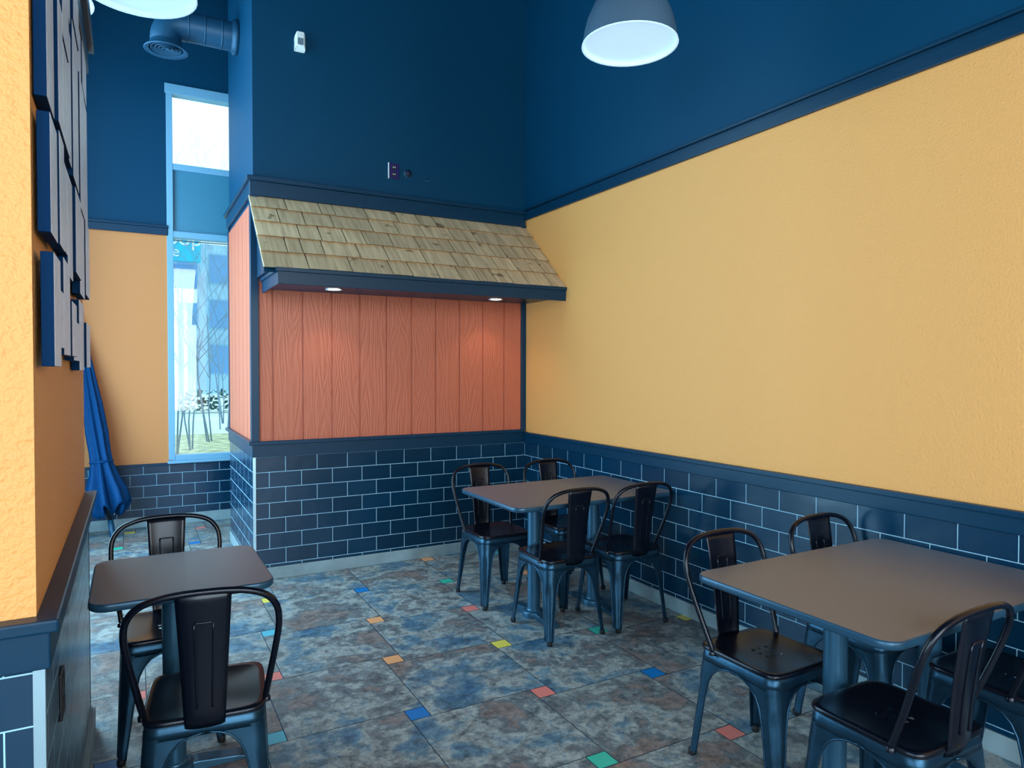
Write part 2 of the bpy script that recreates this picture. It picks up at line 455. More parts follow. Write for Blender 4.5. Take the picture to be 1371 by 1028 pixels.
# far wall with its tall window
WX0, WX1, WZ0, WZ1 = .327, 1.35, .625, 4.20
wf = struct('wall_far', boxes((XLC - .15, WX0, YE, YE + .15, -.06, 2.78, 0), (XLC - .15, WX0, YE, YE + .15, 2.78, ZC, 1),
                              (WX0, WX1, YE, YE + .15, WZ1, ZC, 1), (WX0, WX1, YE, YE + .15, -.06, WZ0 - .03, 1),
                              (WX1, XR, YE, YE + .15, -.06, ZC, 1)), ['ochre_shaded', 'navy'])
struct('tile_wainscot', boxes((XLC, XR, YE - .008, YE, .10, .578)), 'tile_f', wf)
struct('trim_7', boxes((XLC, WX0 - .02, YE - .022, YE, 2.775, 2.845), (XLC, WX0 - .02, YE - .036, YE, 2.843, 2.866)), 'trim', bevel=.004)
struct('trim_8', boxes((XLC, WX0, YE - .018, YE, .576, .60)), 'trim', bevel=.003)
struct('baseboard_far', boxes((XLC, XR, YE - .016, YE, 0, .10)), 'cove', bevel=.004)
win = struct('window_1', boxes((WX0 - .03, WX0 + .025, YE - .015, YE + .1, WZ0, WZ1), (WX1 - .03, WX1 + .03, YE - .015, YE + .1, WZ0, WZ1),
                               (WX0 - .04, WX1 + .04, YE - .02, YE + .1, WZ1 - .07, WZ1 + .02), (WX0, WX1, YE - .01, YE + .1, 3.41, 3.47),
                               (WX0, WX1, YE - .01, YE + .1, 2.765, 2.825), (WX0, WX1, YE - .01, YE + .1, WZ0 - .01, WZ0 + .04)), 'frame', bevel=.004)
struct('window_sill', boxes((WX0 - .04, WX1, YE - .04, YE + .1, WZ0 - .035, WZ0 - .005)), 'frame', win, bevel=.004)
struct('window_pane', boxes((WX0 + .02, WX1 - .02, YE + .05, YE + .056, WZ0, 2.80)), 'glass', win)
struct('window_pane', boxes((WX0 + .02, WX1 - .02, YE + .05, YE + .056, 3.44, WZ1 - .04)), 'glass', win)
struct('spandrel_panel', boxes((WX0 + .02, WX1 - .02, YE + .02, YE + .06, 2.80, 3.44)), 'spandrel', win)

# corridor left wall with a large window
wl_ = struct('wall_left', boxes((XLC - .15, XLC, YP1, 3.80, -.06, ZC), (XLC - .15, XLC, 6.80, YE, -.06, ZC), (XLC - .15, XLC, 3.80, 6.80, -.06, .12), (XLC - .15, XLC, 3.80, 6.80, 4.3, ZC)), 'navy')
win2 = struct('window_2', boxes((XLC - .1, XLC - .04, 3.80, 3.86, .12, 4.3), (XLC - .1, XLC - .04, 6.74, 6.80, .12, 4.3), (XLC - .1, XLC - .04, 5.27, 5.33, .18, 4.24),
                                (XLC - .1, XLC - .04, 3.86, 6.74, .12, .18), (XLC - .1, XLC - .04, 3.86, 6.74, 4.24, 4.3)), 'frame')
struct('window_pane', boxes((XLC - .075, XLC - .069, 3.84, 6.76, .15, 4.27)), 'glass', win2)

# partition block at the left
wp = struct('wall_partition', boxes((XLC - .15, XP, YP0, YP1, -.06, 2.80, 0), (XLC - .15, XP, YP0, YP1, 2.80, ZC, 1)), ['pillar', 'navy'])
struct('tile_wainscot', boxes((XLC, XP + .012, YP0 - .012, YP0, .09, .885), (XP, XP + .012, YP0, YP1, .09, .885)), 'tile_p', wp)
struct('trim_9', boxes((XLC, XP + .026, YP0 - .026, YP1, .885, .965)), 'trim', bevel=.004)
struct('trim_10', boxes((XLC, XP + .042, YP0 - .042, YP1 + .03, .963, .990)), 'trim', bevel=.005)
struct('trim_11', boxes((XP - .006, XP + .015, YP0 - .015, YP0 + .004, .0, .885)), 'alu')
struct('trim_12', boxes((XLC, XP + .03, YP0 - .03, YP1, 2.71, 2.80), (XLC, XP + .05, YP0 - .05, YP1 + .015, 2.80, 2.86)), 'trim', bevel=.004)
struct('trim_13', boxes((XP + .006, XP + .0135, YP1 - .008, YP1 + .004, .09, .885)), 'trim')
struct('baseboard_partition', boxes((XP, XP + .03, YP0, YP1, 0, .09), (XLC, XP, YP0 - .02, YP0, 0, .09)), 'cove', bevel=.004)

# walls behind the camera, with the shop windows the daylight comes through
struct('wall_front', boxes((XL, -3.0, YF - .15, YF, -.06, ZC), (2.6, XR, YF - .15, YF, -.06, ZC), (-3.0, 2.6, YF - .15, YF, -.06, .5), (-3.0, 2.6, YF - .15, YF, 3.9, ZC)), 'navy')
w3 = struct('window_3', boxes(*[(x, x + .06, YF - .1, YF - .04, .5, 3.9) for x in (-3.0, -1.14, .72, 2.54)], (-3, 2.6, YF - .1, YF - .04, .5, .56), (-3, 2.6, YF - .1, YF - .04, 3.84, 3.9)), 'frame')
struct('window_pane', boxes((-2.95, 2.55, YF - .075, YF - .069, .55, 3.85)), 'glass', w3)
struct('wall_side', boxes((XL - .15, XL, YF, -3.0, -.06, ZC), (XL - .15, XL, 1.0, YP0 + .15, -.06, ZC), (XL - .15, XL, -3.0, 1.0, -.06, .5), (XL - .15, XL, -3.0, 1.0, 3.7, ZC), (XL, XLC - .15, YP0, YP0 + .15, -.06, ZC)), 'navy')
w4 = struct('window_4', boxes(*[(XL - .1, XL - .04, y, y + .06, .5, 3.7) for y in (-3.0, -1.03, .94)], (XL - .1, XL - .04, -3, 1, .5, .56), (XL - .1, XL - .04, -3, 1, 3.64, 3.7)), 'frame')
struct('window_pane', boxes((XL - .075, XL - .069, -2.95, .95, .55, 3.65)), 'glass', w4)


# ------------------------------------------------------------------ shingled canopy over the siding
can = thing('shingle_canopy', 'cedar shingled canopy with navy fascia projecting over the terracotta siding', 'canopy', (XB, YB, 2.03))
def cobj(name, bm, m, **k):
    o = obj(name, bm, m, can, **k); o.matrix_parent_inverse = Matrix.Translation((-XB, -YB, -2.03)); return o
P0, P1 = Vector((0, YB - .004, 2.716)), Vector((0, 4.455, 2.128))   # slope top and eave
dirv = (P1 - P0).normalized(); nrm = Vector((0, -dirv.z, dirv.y)); nrm = nrm if nrm.z > 0 else -nrm
# deck board under the shingles
bm = new_bm()
prism(bm, [Vector((XB - .03, *(P0 - nrm * .012).yz)), Vector((XB - .03, *(P1 - nrm * .012).yz)), Vector((XB - .03, *(P1 - nrm * .03).yz)), Vector((XB - .03, *(P0 - nrm * .03).yz))], (XR - XB + .03, 0, 0))
cobj('roof_deck', bm, 'trim')
bm = new_bm(); t = bm.faces.layers.float.new('tid')
NC = 5; LT = (P1 - P0).length; ex = LT / NC
for r in range(NC):
    x = XB - .035
    while x < XR - .005:
        wd = random.choice((.10, .14, .17, .20, .24, .28)); x1 = min(x + wd, XR - .001)
        if XR - x1 < .06: x1 = XR - .001
        top = max(0, r * ex - .05); bot = (r + 1) * ex + random.uniform(-.006, .006)
        g = .004; k0 = P0 + dirv * top + nrm * (-.008 if r else -.006); k1 = P0 + dirv * bot
        th = .016
        pts = [Vector((x + g, *k0.yz)), Vector((x + g, *(k1 - dirv * .02 + nrm * -.004).yz)), Vector((x + g, *(k1 + nrm * th).yz)), Vector((x + g, *(k0 + nrm * .005).yz))]
        fs = prism(bm, pts, (x1 - x - 2 * g, 0, 0)); v = random.random()
        for f in fs: f[t] = v
        x = x1
cobj('shingles', bm, 'shingle')
# fascia with a cap moulding, side return, soffit and end panel
XF = .797
FY = 4.452
cobj('fascia', boxes((XF, XR, FY, FY + .022, 2.034, 2.118), (XF + .001, XF + .02, FY + .022, YB - .02, 2.035, 2.117),
                     (XF - .012, XR, FY - .014, FY + .02, 2.112, 2.138), (XF - .012, XF + .02, FY + .02, YB - .02, 2.1125, 2.1375)), 'trim', bevel=.003)
cobj('soffit', boxes((XF + .02, XR, FY + .022, YB, 2.062, 2.075)), 'trim')
bm = new_bm()
prism(bm, [Vector((XB + .02, YB - .012, 2.14)), Vector((XB + .02, YB - .012, 2.66)), Vector((XB + .02, 4.50, 2.14))], (.02, 0, 0))
cobj('end_panel', bm, 'trim')
for i, (x, y) in enumerate(((1.235, 4.79), (2.53, 4.83))):
    rl = thing('recessed_light', ('lit round recessed light under the left half of the canopy', 'lit round recessed light under the right half of the canopy, by the yellow wall')[i], 'light', (x, y, 2.0605), 0, 'recessed lights under the canopy')
    bm = new_bm(); lathe(bm, [(.045, .001), (.058, -.001), (.058, -.007), (.044, -.005)], 28)
    obj('trim_ring', bm, 'white', rl, smooth=True)
    bm = new_bm(); lathe(bm, [(.002, -.006), (.03, -.005), (.045, -.001)], 28, cap0=True); obj('lamp_lens', bm, 'lens', rl)
    sp = bpy.data.lights.new('recessed_spot', 'SPOT'); sp.energy = 4.5; sp.spot_size = radians(110); sp.spot_blend = .6; sp.color = (1, .88, .7); sp.shadow_soft_size = .04
    so = bpy.data.objects.new('recessed_spot', sp); COL.objects.link(so); so.location = (x, y, 2.04)

# ------------------------------------------------------------------ small things on the navy wall
d = thing('motion_detector', 'small white motion detector on the navy wall above the canopy', 'detector', (1.067, YB, 3.83))
bm = new_bm(); prism(bm, [Vector((-.036, 0, -.055)), Vector((.036, 0, -.055)), Vector((.036, -.03, -.045)), Vector((.026, -.046, -.02)), Vector((-.026, -.046, -.02)), Vector((-.036, -.03, -.045))], (0, 0, .095))
obj('housing', bm, 'white', d, bevel=.004)
obj('sensor_window', boxes((-.02, .02, -.0475, -.044, -.018, .03)), 'alu', d)
d = thing('wall_outlet', 'dark purple outlet plate with a pale edge on the navy wall', 'outlet', (1.774, YB, 3.027))
obj('plate', boxes((-.042, .042, -.008, 0, -.06, .06)), 'purple', d, bevel=.003)
obj('plate_edge', boxes((-.046, -.040, -.009, 0, -.06, .06)), 'white', d)
for z in (-.026, .026):
    o = obj('socket', boxes((-.017, .017, -.0105, -.006, z - .016, z + .016)), 'black', d, bevel=.003)
    obj('slot', boxes((-.009, -.006, -.0115, -.009, z - .004, z + .008), (.005, .008, -.0115, -.009, z - .004, z + .008)), 'white', o)
d = thing('cable_gland', 'small round dark cable fitting beside the purple outlet plate', 'wall fitting', (1.888, YB, 3.025))
bm = new_bm(); lathe(bm, [(.028, 0), (.028, -.008), (.02, -.014), (.012, -.02), (.004, -.021)], 20, axis='Y', cap1=True); obj('knob', bm, 'duct_dark', d, smooth=True)
bm = new_bm(); lathe(bm, [(.034, 0), (.034, -.004), (.026, -.006)], 24, axis='Y'); obj('ring', bm, 'duct', d)
bm = new_bm(); tube(bm, spline([(2.006, YB - .003, 3.0), (2.03, YB - .012, 2.985), (2.055, YB - .02, 2.985), (2.075, YB - .02, 3.005), (2.08, YB - .004, 3.03)]), .004, 6)
tag(obj('cable_stub', bm, 'duct'), 'short bent cable end poking out of the navy wall, right of the outlet', 'cable')

# ------------------------------------------------------------------ duct
d = thing('air_duct', 'round blue painted air duct with a round ceiling diffuser, leaving the navy wall', 'duct', (XB, 5.82, 4.11))
bm = new_bm()
tube(bm, spline([(0, 0, 0), (-.18, 0, 0), (-.34, 0, 0), (-.43, 0, -.012), (-.485, 0, -.05), (-.505, 0, -.11), (-.505, 0, -.17)], 4), .107, 28, cap=False)
for xx in (-.12, -.24, -.355):
    lathe(bm, [(.107, xx - .006), (.1105, xx - .004), (.1105, xx + .004), (.107, xx + .006)], 28, axis='X')
obj('pipe', bm, 'duct', d)
bm = new_bm(); lathe(bm, [(.107, -.05), (.13, -.03), (.13, 0), (.107, 0)], 28, axis='X'); obj('wall_collar', bm, 'duct', d)
bm = new_bm()
lathe(bm, [(.108, -.15), (.118, -.175), (.146, -.205), (.152, -.212), (.146, -.216), (.118, -.205)], 32, (-.505, 0, 0))
lathe(bm, [(.118, -.205), (.112, -.18)], 32, (-.505, 0, 0))
obj('diffuser_flange', bm, 'duct', d, smooth=True)
for r in (.098, .073, .048, .022):
    bm = new_bm(); lathe(bm, [(r - .010, -.188), (r + .006, -.206), (r + .009, -.203), (r - .006, -.184)], 32, (-.505, 0, 0)); obj('diffuser_ring', bm, 'duct', d, smooth=True)
bm = new_bm(); lathe(bm, [(.001, -.180), (.116, -.180)], 32, (-.505, 0, 0)); obj('diffuser_throat', bm, 'duct_dark', d)


# ------------------------------------------------------------------ pendant lamps
def pendant(loc, rad, label):
    p = thing('pendant_lamp', label, 'lamp', loc, 0, 'grey bell pendants')
    k = rad / .22
    prof = [(.22, 0), (.212, .06), (.195, .125), (.165, .19), (.115, .235), (.06, .255), (.03, .26)]
    bm = new_bm(); lathe(bm, [(a * k, b * k) for a, b in prof], 40); obj('lamp_shade', bm, 'shade', p, smooth=True)
    bm = new_bm(); lathe(bm, [(a * k - .004, b * k + .001) for a, b in prof[:5]], 40)
    lathe(bm, [(.22 * k - .005, .002), (.223 * k, -.001), (.2215 * k, .005)], 40)
    obj('shade_lining', bm, 'shade_in', p, smooth=True)
    bm = new_bm(); lathe(bm, [(.002, .022), (.1 * k, .022), (.216 * k, .022)], 40); obj('light_diffuser', bm, 'shade_in', p)
    bm = new_bm(); lathe(bm, [(.032 * k, .255 * k), (.032 * k, .32 * k), (.012, .34 * k)], 20, cap1=True); obj('lamp_socket', bm, 'shade', p, smooth=True)
    bm = new_bm(); tube(bm, [(0, 0, .33 * k), (0, 0, ZC - loc[2] - .02)], .005, 8); lathe(bm, [(.055, ZC - loc[2] - .03), (.055, ZC - loc[2])], 20, cap0=True)
    obj('cord', bm, 'black', p)
    return p
pendant((2.085, 2.61, 3.045), .225, 'grey bell pendant lamp hanging in front of the yellow wall')
pendant((.03, 3.27, 3.07), .225, 'grey bell pendant lamp hanging in front of the air duct')
pendant((-.37, 3.80, 3.20), .225, 'pendant lamp mostly hidden behind the left partition')


# ------------------------------------------------------------------ chairs
def seat_bm():
    bm = new_bm()
    hx, hy = .172, .178
    def sq(u, v, k=1.0):      # square -> rounded square
        n = 7.0; m = max(abs(u), abs(v))
        if m < 1e-6: return (0, 0)
        f = m / ((abs(u) ** n + abs(v) ** n) ** (1 / n))
        return (u * f * hx * k, v * f * hy * k)
    us = [-1, -.9, -.78, -.62, -.45, -.30, -.245, -.165, -.11, -.0275, .0275, .11, .165, .245, .30, .45, .62, .78, .9, 1]
    n = len(us); g = []
    for j, v in enumerate(us):
        row = []
        for i, u in enumerate(us):
            x, y = sq(u, v); r = max(abs(u), abs(v))
            z = .452 - .010 * (1 - min(1, r) ** 3)
            row.append(bm.verts.new((x, y, z)))
        g.append(row)
    hole = set()
    for i in (6, 9, 12):
        for j in (6, 9, 12): hole.add((i, j))
    for j in range(n - 1):
        for i in range(n - 1):
            if (i, j) in hole: continue
            f = bm.faces.new([g[j][i], g[j][i + 1], g[j + 1][i + 1], g[j + 1][i]]); f.smooth = True
    rim = [g[0][i] for i in range(n)] + [g[j][n - 1] for j in range(1, n)] + [g[n - 1][i] for i in range(n - 2, -1, -1)] + [g[j][0] for j in range(n - 2, 0, -1)]
    prev = rim
    for k, z in ((1.028, .450), (1.04, .443), (1.036, .436)):
        ring = [bm.verts.new((p.co.x * k, p.co.y * k, z)) for p in rim]
        for a in range(len(rim)):
            f = bm.faces.new([prev[a], prev[(a + 1) % len(rim)], ring[(a + 1) % len(rim)], ring[a]]); f.smooth = True
        prev = ring
    return bm
def apron_bm():
    bm = new_bm(); pts = []
    hx, hy, r = .170, .176, .045
    for cx, cy, a0 in ((1, 1, 0), (-1, 1, 90), (-1, -1, 180), (1, -1, 270)):
        for k in range(7):
            a = radians(a0 + 15 * k); pts.append((cx * (hx - r) + r * cos(a), cy * (hy - r) + r * sin(a)))
    n = len(pts); prev = None
    for z, k in ((.442, 1.0), (.418, 1.0), (.414, 1.012), (.410, 1.012), (.392, 1.022)):
        ring = [bm.verts.new((x * k, y * k, z)) for x, y in pts]
        if prev:
            for a in range(n):
                f = bm.faces.new([prev[a], prev[(a + 1) % n], ring[(a + 1) % n], ring[a]]); f.smooth = True
        prev = ring
    return bm
def leg_shape(z):
    s = (.40 - z) / .40
    hx = .174 + .014 * s; hy = .180 + .036 * s            # corner position
    # flank width: full half side at the apron, arch, then long taper
    pts = ((.40, .0), (.392, .045), (.378, .075), (.355, .098), (.32, .116), (.26, .130), (.18, .142), (.10, .154), (.04, .164), (0, .168))
    for (z0, g0), (z1, g1) in zip(pts, pts[1:]):
        if z <= z0 and z >= z1: gap = g0 + (g1 - g0) * (z0 - z) / (z0 - z1)
    return hx, hy, gap
def leg_bm(sx_, sy_):
    bm = new_bm(); rows = []
    zs = [.40, .396, .392, .385, .378, .368, .355, .338, .32, .29, .26, .22, .18, .13, .09, .05, .02]
    e1, e2 = [], []
    for z in zs:
        hx, hy, gap = leg_shape(z); row = []
        r = .034 * (z / .40) + .012
        wx, wy = max(.018, hx - gap * .97), max(.018, hy - gap * 1.04)
        r = min(r, wx * .8, wy * .8)
        gx0 = hx - wx; gy0 = hy - wy
        row.append((gx0, hy)); row.append(((gx0 + hx - r) / 2, hy))
        groove = .006 if z < .30 else 0.0
        for k in range(7):
            a = radians(90 - 15 * k); rr = r - (groove if k in (2, 3, 4) else 0) * (1.0 if k == 3 else .8)
            row.append((hx - r + rr * cos(a), hy - r + rr * sin(a)))
        row.append((hx, (gy0 + hy - r) / 2)); row.append((hx, gy0))
        rows.append([bm.verts.new((x * sx_, y * sy_, z)) for x, y in row])
        e1.append((gx0 * sx_, hy * sy_, z)); e2.append((hx * sx_, gy0 * sy_, z))
    for a, b in zip(rows, rows[1:]):
        for k in range(len(a) - 1):
            f = bm.faces.new([a[k], a[k + 1], b[k + 1], b[k]]); f.smooth = True
    for f in list(bm.faces): pass
    # rolled edges
    tube(bm, e1, .0038, 6); tube(bm, e2, .0038, 6)
    return bm
HOOP = [(.174, -.100, .432), (.178, -.108, .462), (.190, -.138, .54), (.204, -.170, .63), (.213, -.196, .71), (.206, -.214, .770), (.176, -.228, .812), (.125, -.236, .834), (.065, -.240, .843), (0, -.241, .845)]
def make_chair(label):
    c = thing('metal_cafe_chair', label, 'chair')
    obj('seat', seat_bm(), 'seatmetal', c)
    obj('apron', apron_bm(), 'metal', c, solid=.002)
    for a in (-1, 1):
        for b in (-1, 1):
            lg = obj('leg', leg_bm(a, b), 'metal', c)
            hx, hy, gap = leg_shape(.01)
            bm = new_bm(); bx = (hx - .012) * a; by = (hy - .012) * b
            lathe(bm, [(.013, 0), (.0155, .004), (.0155, .022), (.013, .026)], 12, (bx, by, 0), cap0=True, cap1=True)
            obj('rubber_foot', bm, 'rubber', lg, smooth=True)
    bm = new_bm()
    for s in (-1, 1):
        v = Vector((.162 * s, .168, .372)); u = Vector((-.162 * s, -.168, .372)); q = Vector((.009, -.009 * s, 0))
        prism(bm, [v + q, v - q, u - q, u + q], (0, 0, .004 if s > 0 else .0039))
    obj('brace', bm, 'metal', c)
    bm = new_bm()
    full = [(-x, y, z) for x, y, z in HOOP] + [(x, y, z) for x, y, z in HOOP[-2::-1]]
    tube(bm, spline(full, 5), .0105, 10)
    for s in (-1, 1):
        lathe(bm, [(.013, -.008), (.013, .006), (.008, .010)], 10, (.178 * s, -.1, .437), cap1=True, axis='Z')
    obj('back_hoop', bm, 'seatmetal', c)
    # splat
    bm = new_bm(); rows = []
    N = 14
    for i in range(N + 1):
        t = i / N; z = .415 + (.846 - .415) * t
        y = -.186 - .052 * t + .008 * sin(pi * t); hw = .056 + .022 * t
        if i == 0: y += .012
        rows.append([bm.verts.new((hw * k / 5, y - .010 * (1 - (k / 5) ** 2), z)) for k in range(-5, 6)])
    for a, b in zip(rows, rows[1:]):
        for k in range(10):
            f = bm.faces.new([a[k], a[k + 1], b[k + 1], b[k]]); f.smooth = True
    bp = obj('backrest', bm, 'seatmetal', c, solid=.003)
    def sp(u, t):
        z = .415 + (.846 - .415) * t; y = -.186 - .052 * t + .008 * sin(pi * t) - .010 * (1 - u * u)
        return Vector(((.056 + .022 * t) * u, y, z))
    bm = new_bm()
    for off in (.0025, -.0025):
        for s in (-.36, .36):
            tube(bm, [sp(s, t) + Vector((0, off, 0)) for t in [.16 + .062 * k for k in range(11)]], .0035, 6)
        tube(bm, [sp(-.36 + .072 * k, .78) + Vector((0, off, 0)) for k in range(11)], .0035, 6)
    obj('pressed_rib', bm, 'seatmetal', bp)
    return c
F_ = pi
G1, G2, G3 = 'chairs at the corner table', 'chairs at the right-hand table', 'chairs at the small left table'
proto = make_chair('black metal cafe chair nearest the camera at the corner table, back towards us')
proto['group'] = G1
proto.location = (2.143, 3.325, 0)
CH = [
    (2.585, 3.295, 0, 'black metal cafe chair at the corner table, back towards us, next to the yellow wall', G1),
    (2.083, 3.985, F_, 'black metal cafe chair facing us on the open left end of the corner table', G1),
    (2.625, 3.965, F_, 'black metal cafe chair facing us in the very corner behind the corner table', G1),
    (2.075, 1.765, F_, 'black metal cafe chair at the open end of the right-hand table, facing us', G2),
    (2.69, 1.775, F_, 'black metal cafe chair against the tiled wall on the far side of the right-hand table', G2),
    (2.03, 1.245, 0, 'black metal cafe chair with perforated seat in the right foreground, back towards us', G2),
    (2.655, 1.235, 0, 'black metal cafe chair cut by the right edge of the photo, by the tiled wall', G2),
    (.125, 3.155, F_, 'black metal cafe chair facing us behind the small left table', G3),
    (.205, 2.425, radians(-7), 'black metal cafe chair in the left foreground with its back to us', G3),
]
for x, y, rz, lab, g in CH:
    dup(proto, (x, y, 0), rz, lab, g)


# ------------------------------------------------------------------ tables
def rrect(x0, x1, y0, y1, r, n=6):
    pts = []
    for cx, cy, a0 in ((x1 - r, y1 - r, 0), (x0 + r, y1 - r, 90), (x0 + r, y0 + r, 180), (x1 - r, y0 + r, 270)):
        for k in range(n + 1):
            a = radians(a0 + 90 * k / n); pts.append((cx + r * cos(a), cy + r * sin(a)))
    return pts
def table(label, x0, x1, y0, y1, poles, span, round_base=False):
    cx, cy = (x0 + x1) / 2, (y0 + y1) / 2
    t = thing('cafe_table', label, 'table', (cx, cy, 0))
    hx, hy = (x1 - x0) / 2, (y1 - y0) / 2
    bm = new_bm()
    prism(bm, [Vector((x, y, .724)) for x, y in rrect(-hx + .004, hx - .004, -hy + .004, hy - .004, .056)], (0, 0, .0265))
    obj('tabletop', bm, 'laminate', t)
    bm = new_bm(); prev = None
    base = rrect(-hx, hx, -hy, hy, .06)
    n = len(base)
    for z, k in ((.7505, -.005), (.7495, -.001), (.746, .001), (.730, .001), (.724, -.003), (.722, -.010)):
        ring = []
        for x, y in base:
            ring.append(bm.verts.new((x * (1 + k / hx), y * (1 + k / hy), z)))
        if prev:
            for a in range(n):
                f = bm.faces.new([prev[a], prev[(a + 1) % n], ring[(a + 1) % n], ring[a]]); f.smooth = True
        prev = ring
    obj('edge_band', bm, 'edge', t)
    for px in poles:
        dx = px - cx
        bm = new_bm(); lathe(bm, [(.039, .03), (.039, .712)], 28, (dx, 0, 0)); lathe(bm, [(.046, .03), (.046, .045), (.039, .05)], 28, (dx, 0, 0)); obj('pole', bm, 'pole', t)
        pl = obj('top_plate', boxes((dx - .10, dx + .10, -.16, .16, .712, .7235)), 'pole', t, bevel=.003)
        bm = new_bm()
        def foot(horizontal):
            prof = [(-span, 0), (-span, .012), (-span + .03, .020), (-.08, .036), (.08, .036), (span - .03, .020), (span, .012), (span, 0)]
            wd = .032
            if horizontal: prism(bm, [Vector((dx + a, -wd, b)) for a, b in prof], (0, 2 * wd, 0))
            else: prism(bm, [Vector((dx - wd, a, b)) for a, b in prof], (2 * wd, 0, 0))
        foot(False)
        if round_base: foot(True)
        lathe(bm, [(.07, .0), (.07, .034), (.05, .042)], 28, (dx, 0, 0), cap0=True, cap1=True)
        obj('base_foot', bm, 'pole', t, bevel=.004)
    return t
table('rectangular dark-topped cafe table in the far corner under the canopy', 1.80, 2.925, 3.19, 3.935, (2.13, 2.572), .24)
table('rectangular dark-topped cafe table in the right foreground against the tiled wall', 1.805, 2.925, 1.115, 1.875, (2.098, 2.66), .27)
table('small square dark cafe table at the left partition', -.132, .438, 2.515, 3.10, (.125,), .25, True)

# ------------------------------------------------------------------ boards on the partition
wa = thing('plank_wall_art', 'staggered pale blue weathered boards mounted on the side of the left partition', 'wall art', (XP, YP0, 1.5))
def board(y0, y1, z0, z1, d0=.004, th=.024):
    o = obj('board', boxes((XP + d0, XP + d0 + th, y0, y1, z0, z1, 0)), ['board', 'board_edge'], wa, bevel=.002)
    for p in o.data.polygons:
        if p.normal.x < .5: p.material_index = 1
    o.matrix_parent_inverse = Matrix.Translation((-XP, -YP0, -1.5)); return o
random.seed(3)
def row(z0, z1, ys, jit):
    for (y0, y1), (a, b) in zip(ys, jit):
        board(y0, y1, z0 + a, z1 + b, .004 + random.choice((0, .004, .008)))
YS = [(1.72, 1.87), (1.876, 2.00), (2.006, 2.20), (2.206, 2.38), (2.386, 2.62), (2.626, 2.86), (2.866, 3.10)]
row(2.065, 2.36, YS, [(0, .12), (0, .0), (.0, -.06), (.02, .10), (0, .16), (-.04, .1), (-.03, .12)])
row(2.40, 2.66, YS[1:], [(.04, 0), (-.08, .0), (.10, .0), (.12, .0), (.08, .0), (.10, .0)])
row(1.785, 2.035, YS, [(0, 0), (0, .01), (.02, 0), (-.03, 0), (0, 0), (-.04, .0), (-.02, .0)])
row(1.505, 1.745, YS, [(0, 0), (.045, -.06), (.03, .03), (.03, -.06), (.02, -.10), (-.01, -.02), (0, -.08)])

d = thing('wall_outlet', 'black outlet plate on the tiled side of the left partition, below the ledge', 'outlet', (XP + .012, 2.04, .685))
obj('plate', boxes((0, .007, -.037, .037, -.058, .058)), 'black', d, bevel=.002)
obj('socket', boxes((.006, .009, -.016, .016, -.045, -.012), (.006, .009, -.016, .016, .012, .045)), 'rubber', d)

# ------------------------------------------------------------------ umbrella leaning in the corner
um = thing('patio_umbrella', 'closed navy umbrella leaning in the corner behind the left partition', 'umbrella', (-.165, 7.02, 0))
A = Vector((0, 0, 0)); B = Vector((-.275, .30, 2.12))
axis = (B - A).normalized(); ux = axis.cross(Vector((0, 1, 0))).normalized(); uy = axis.cross(ux)
def on(t, r, a): return A + axis * t + ux * r * cos(a) + uy * r * sin(a)
bm = new_bm(); NS = 64; rings = []
for t, r, f in ((.24, .150, .40), (.30, .150, .36), (.40, .140, .34), (.52, .112, .30), (.66, .086, .2), (.78, .082, .2), (.95, .085, .24), (1.2, .076, .24), (1.5, .055, .2), (1.8, .034, .14), (2.0, .016, .05), (2.05, .006, 0)):
    ring = []
    for k in range(NS):
        a = 2 * pi * k / NS; rr = r * (1 + f * cos(8 * a + t * 2.2)) * .9
        tt = t + (.06 * cos(8 * a + t * 2.2 + .4) if t < .45 else 0) * (1 if t < .3 else .5)
        ring.append(bm.verts.new(on(tt, rr, a)))
    rings.append(ring)
for a, b in zip(rings, rings[1:]):
    for k in range(NS):
        fc = bm.faces.new([a[k], a[(k + 1) % NS], b[(k + 1) % NS], b[k]]); fc.smooth = True
obj('canopy', bm, 'umb', um, solid=.002)
bm = new_bm(); tube(bm, [on(0.01, 0, 0), on(2.09, 0, 0)], .017, 14); obj('pole', bm, 'black', um)
bm = new_bm(); tube(bm, [on(0.0, 0, 0), on(.02, 0, 0), on(.16, 0, 0)], [.022, .026, .024], 14); obj('foot_sleeve', bm, 'duct', um)
bm = new_bm(); tube(bm, [on(.68 + .004 * cos(2 * pi * k / 24), .088, 2 * pi * k / 24) for k in range(24)], .010, 6, closed=True); obj('tie_strap', bm, 'umb', um)
bm = new_bm(); tube(bm, [on(.22, .03, 3.4), on(.30, .05, 3.6)], .009, 8); bmesh.ops.create_uvsphere(bm, u_segments=10, v_segments=8, radius=.02, matrix=Matrix.Translation(on(.21, .03, 3.4))); obj('crank_handle', bm, 'chrome', um, smooth=True)

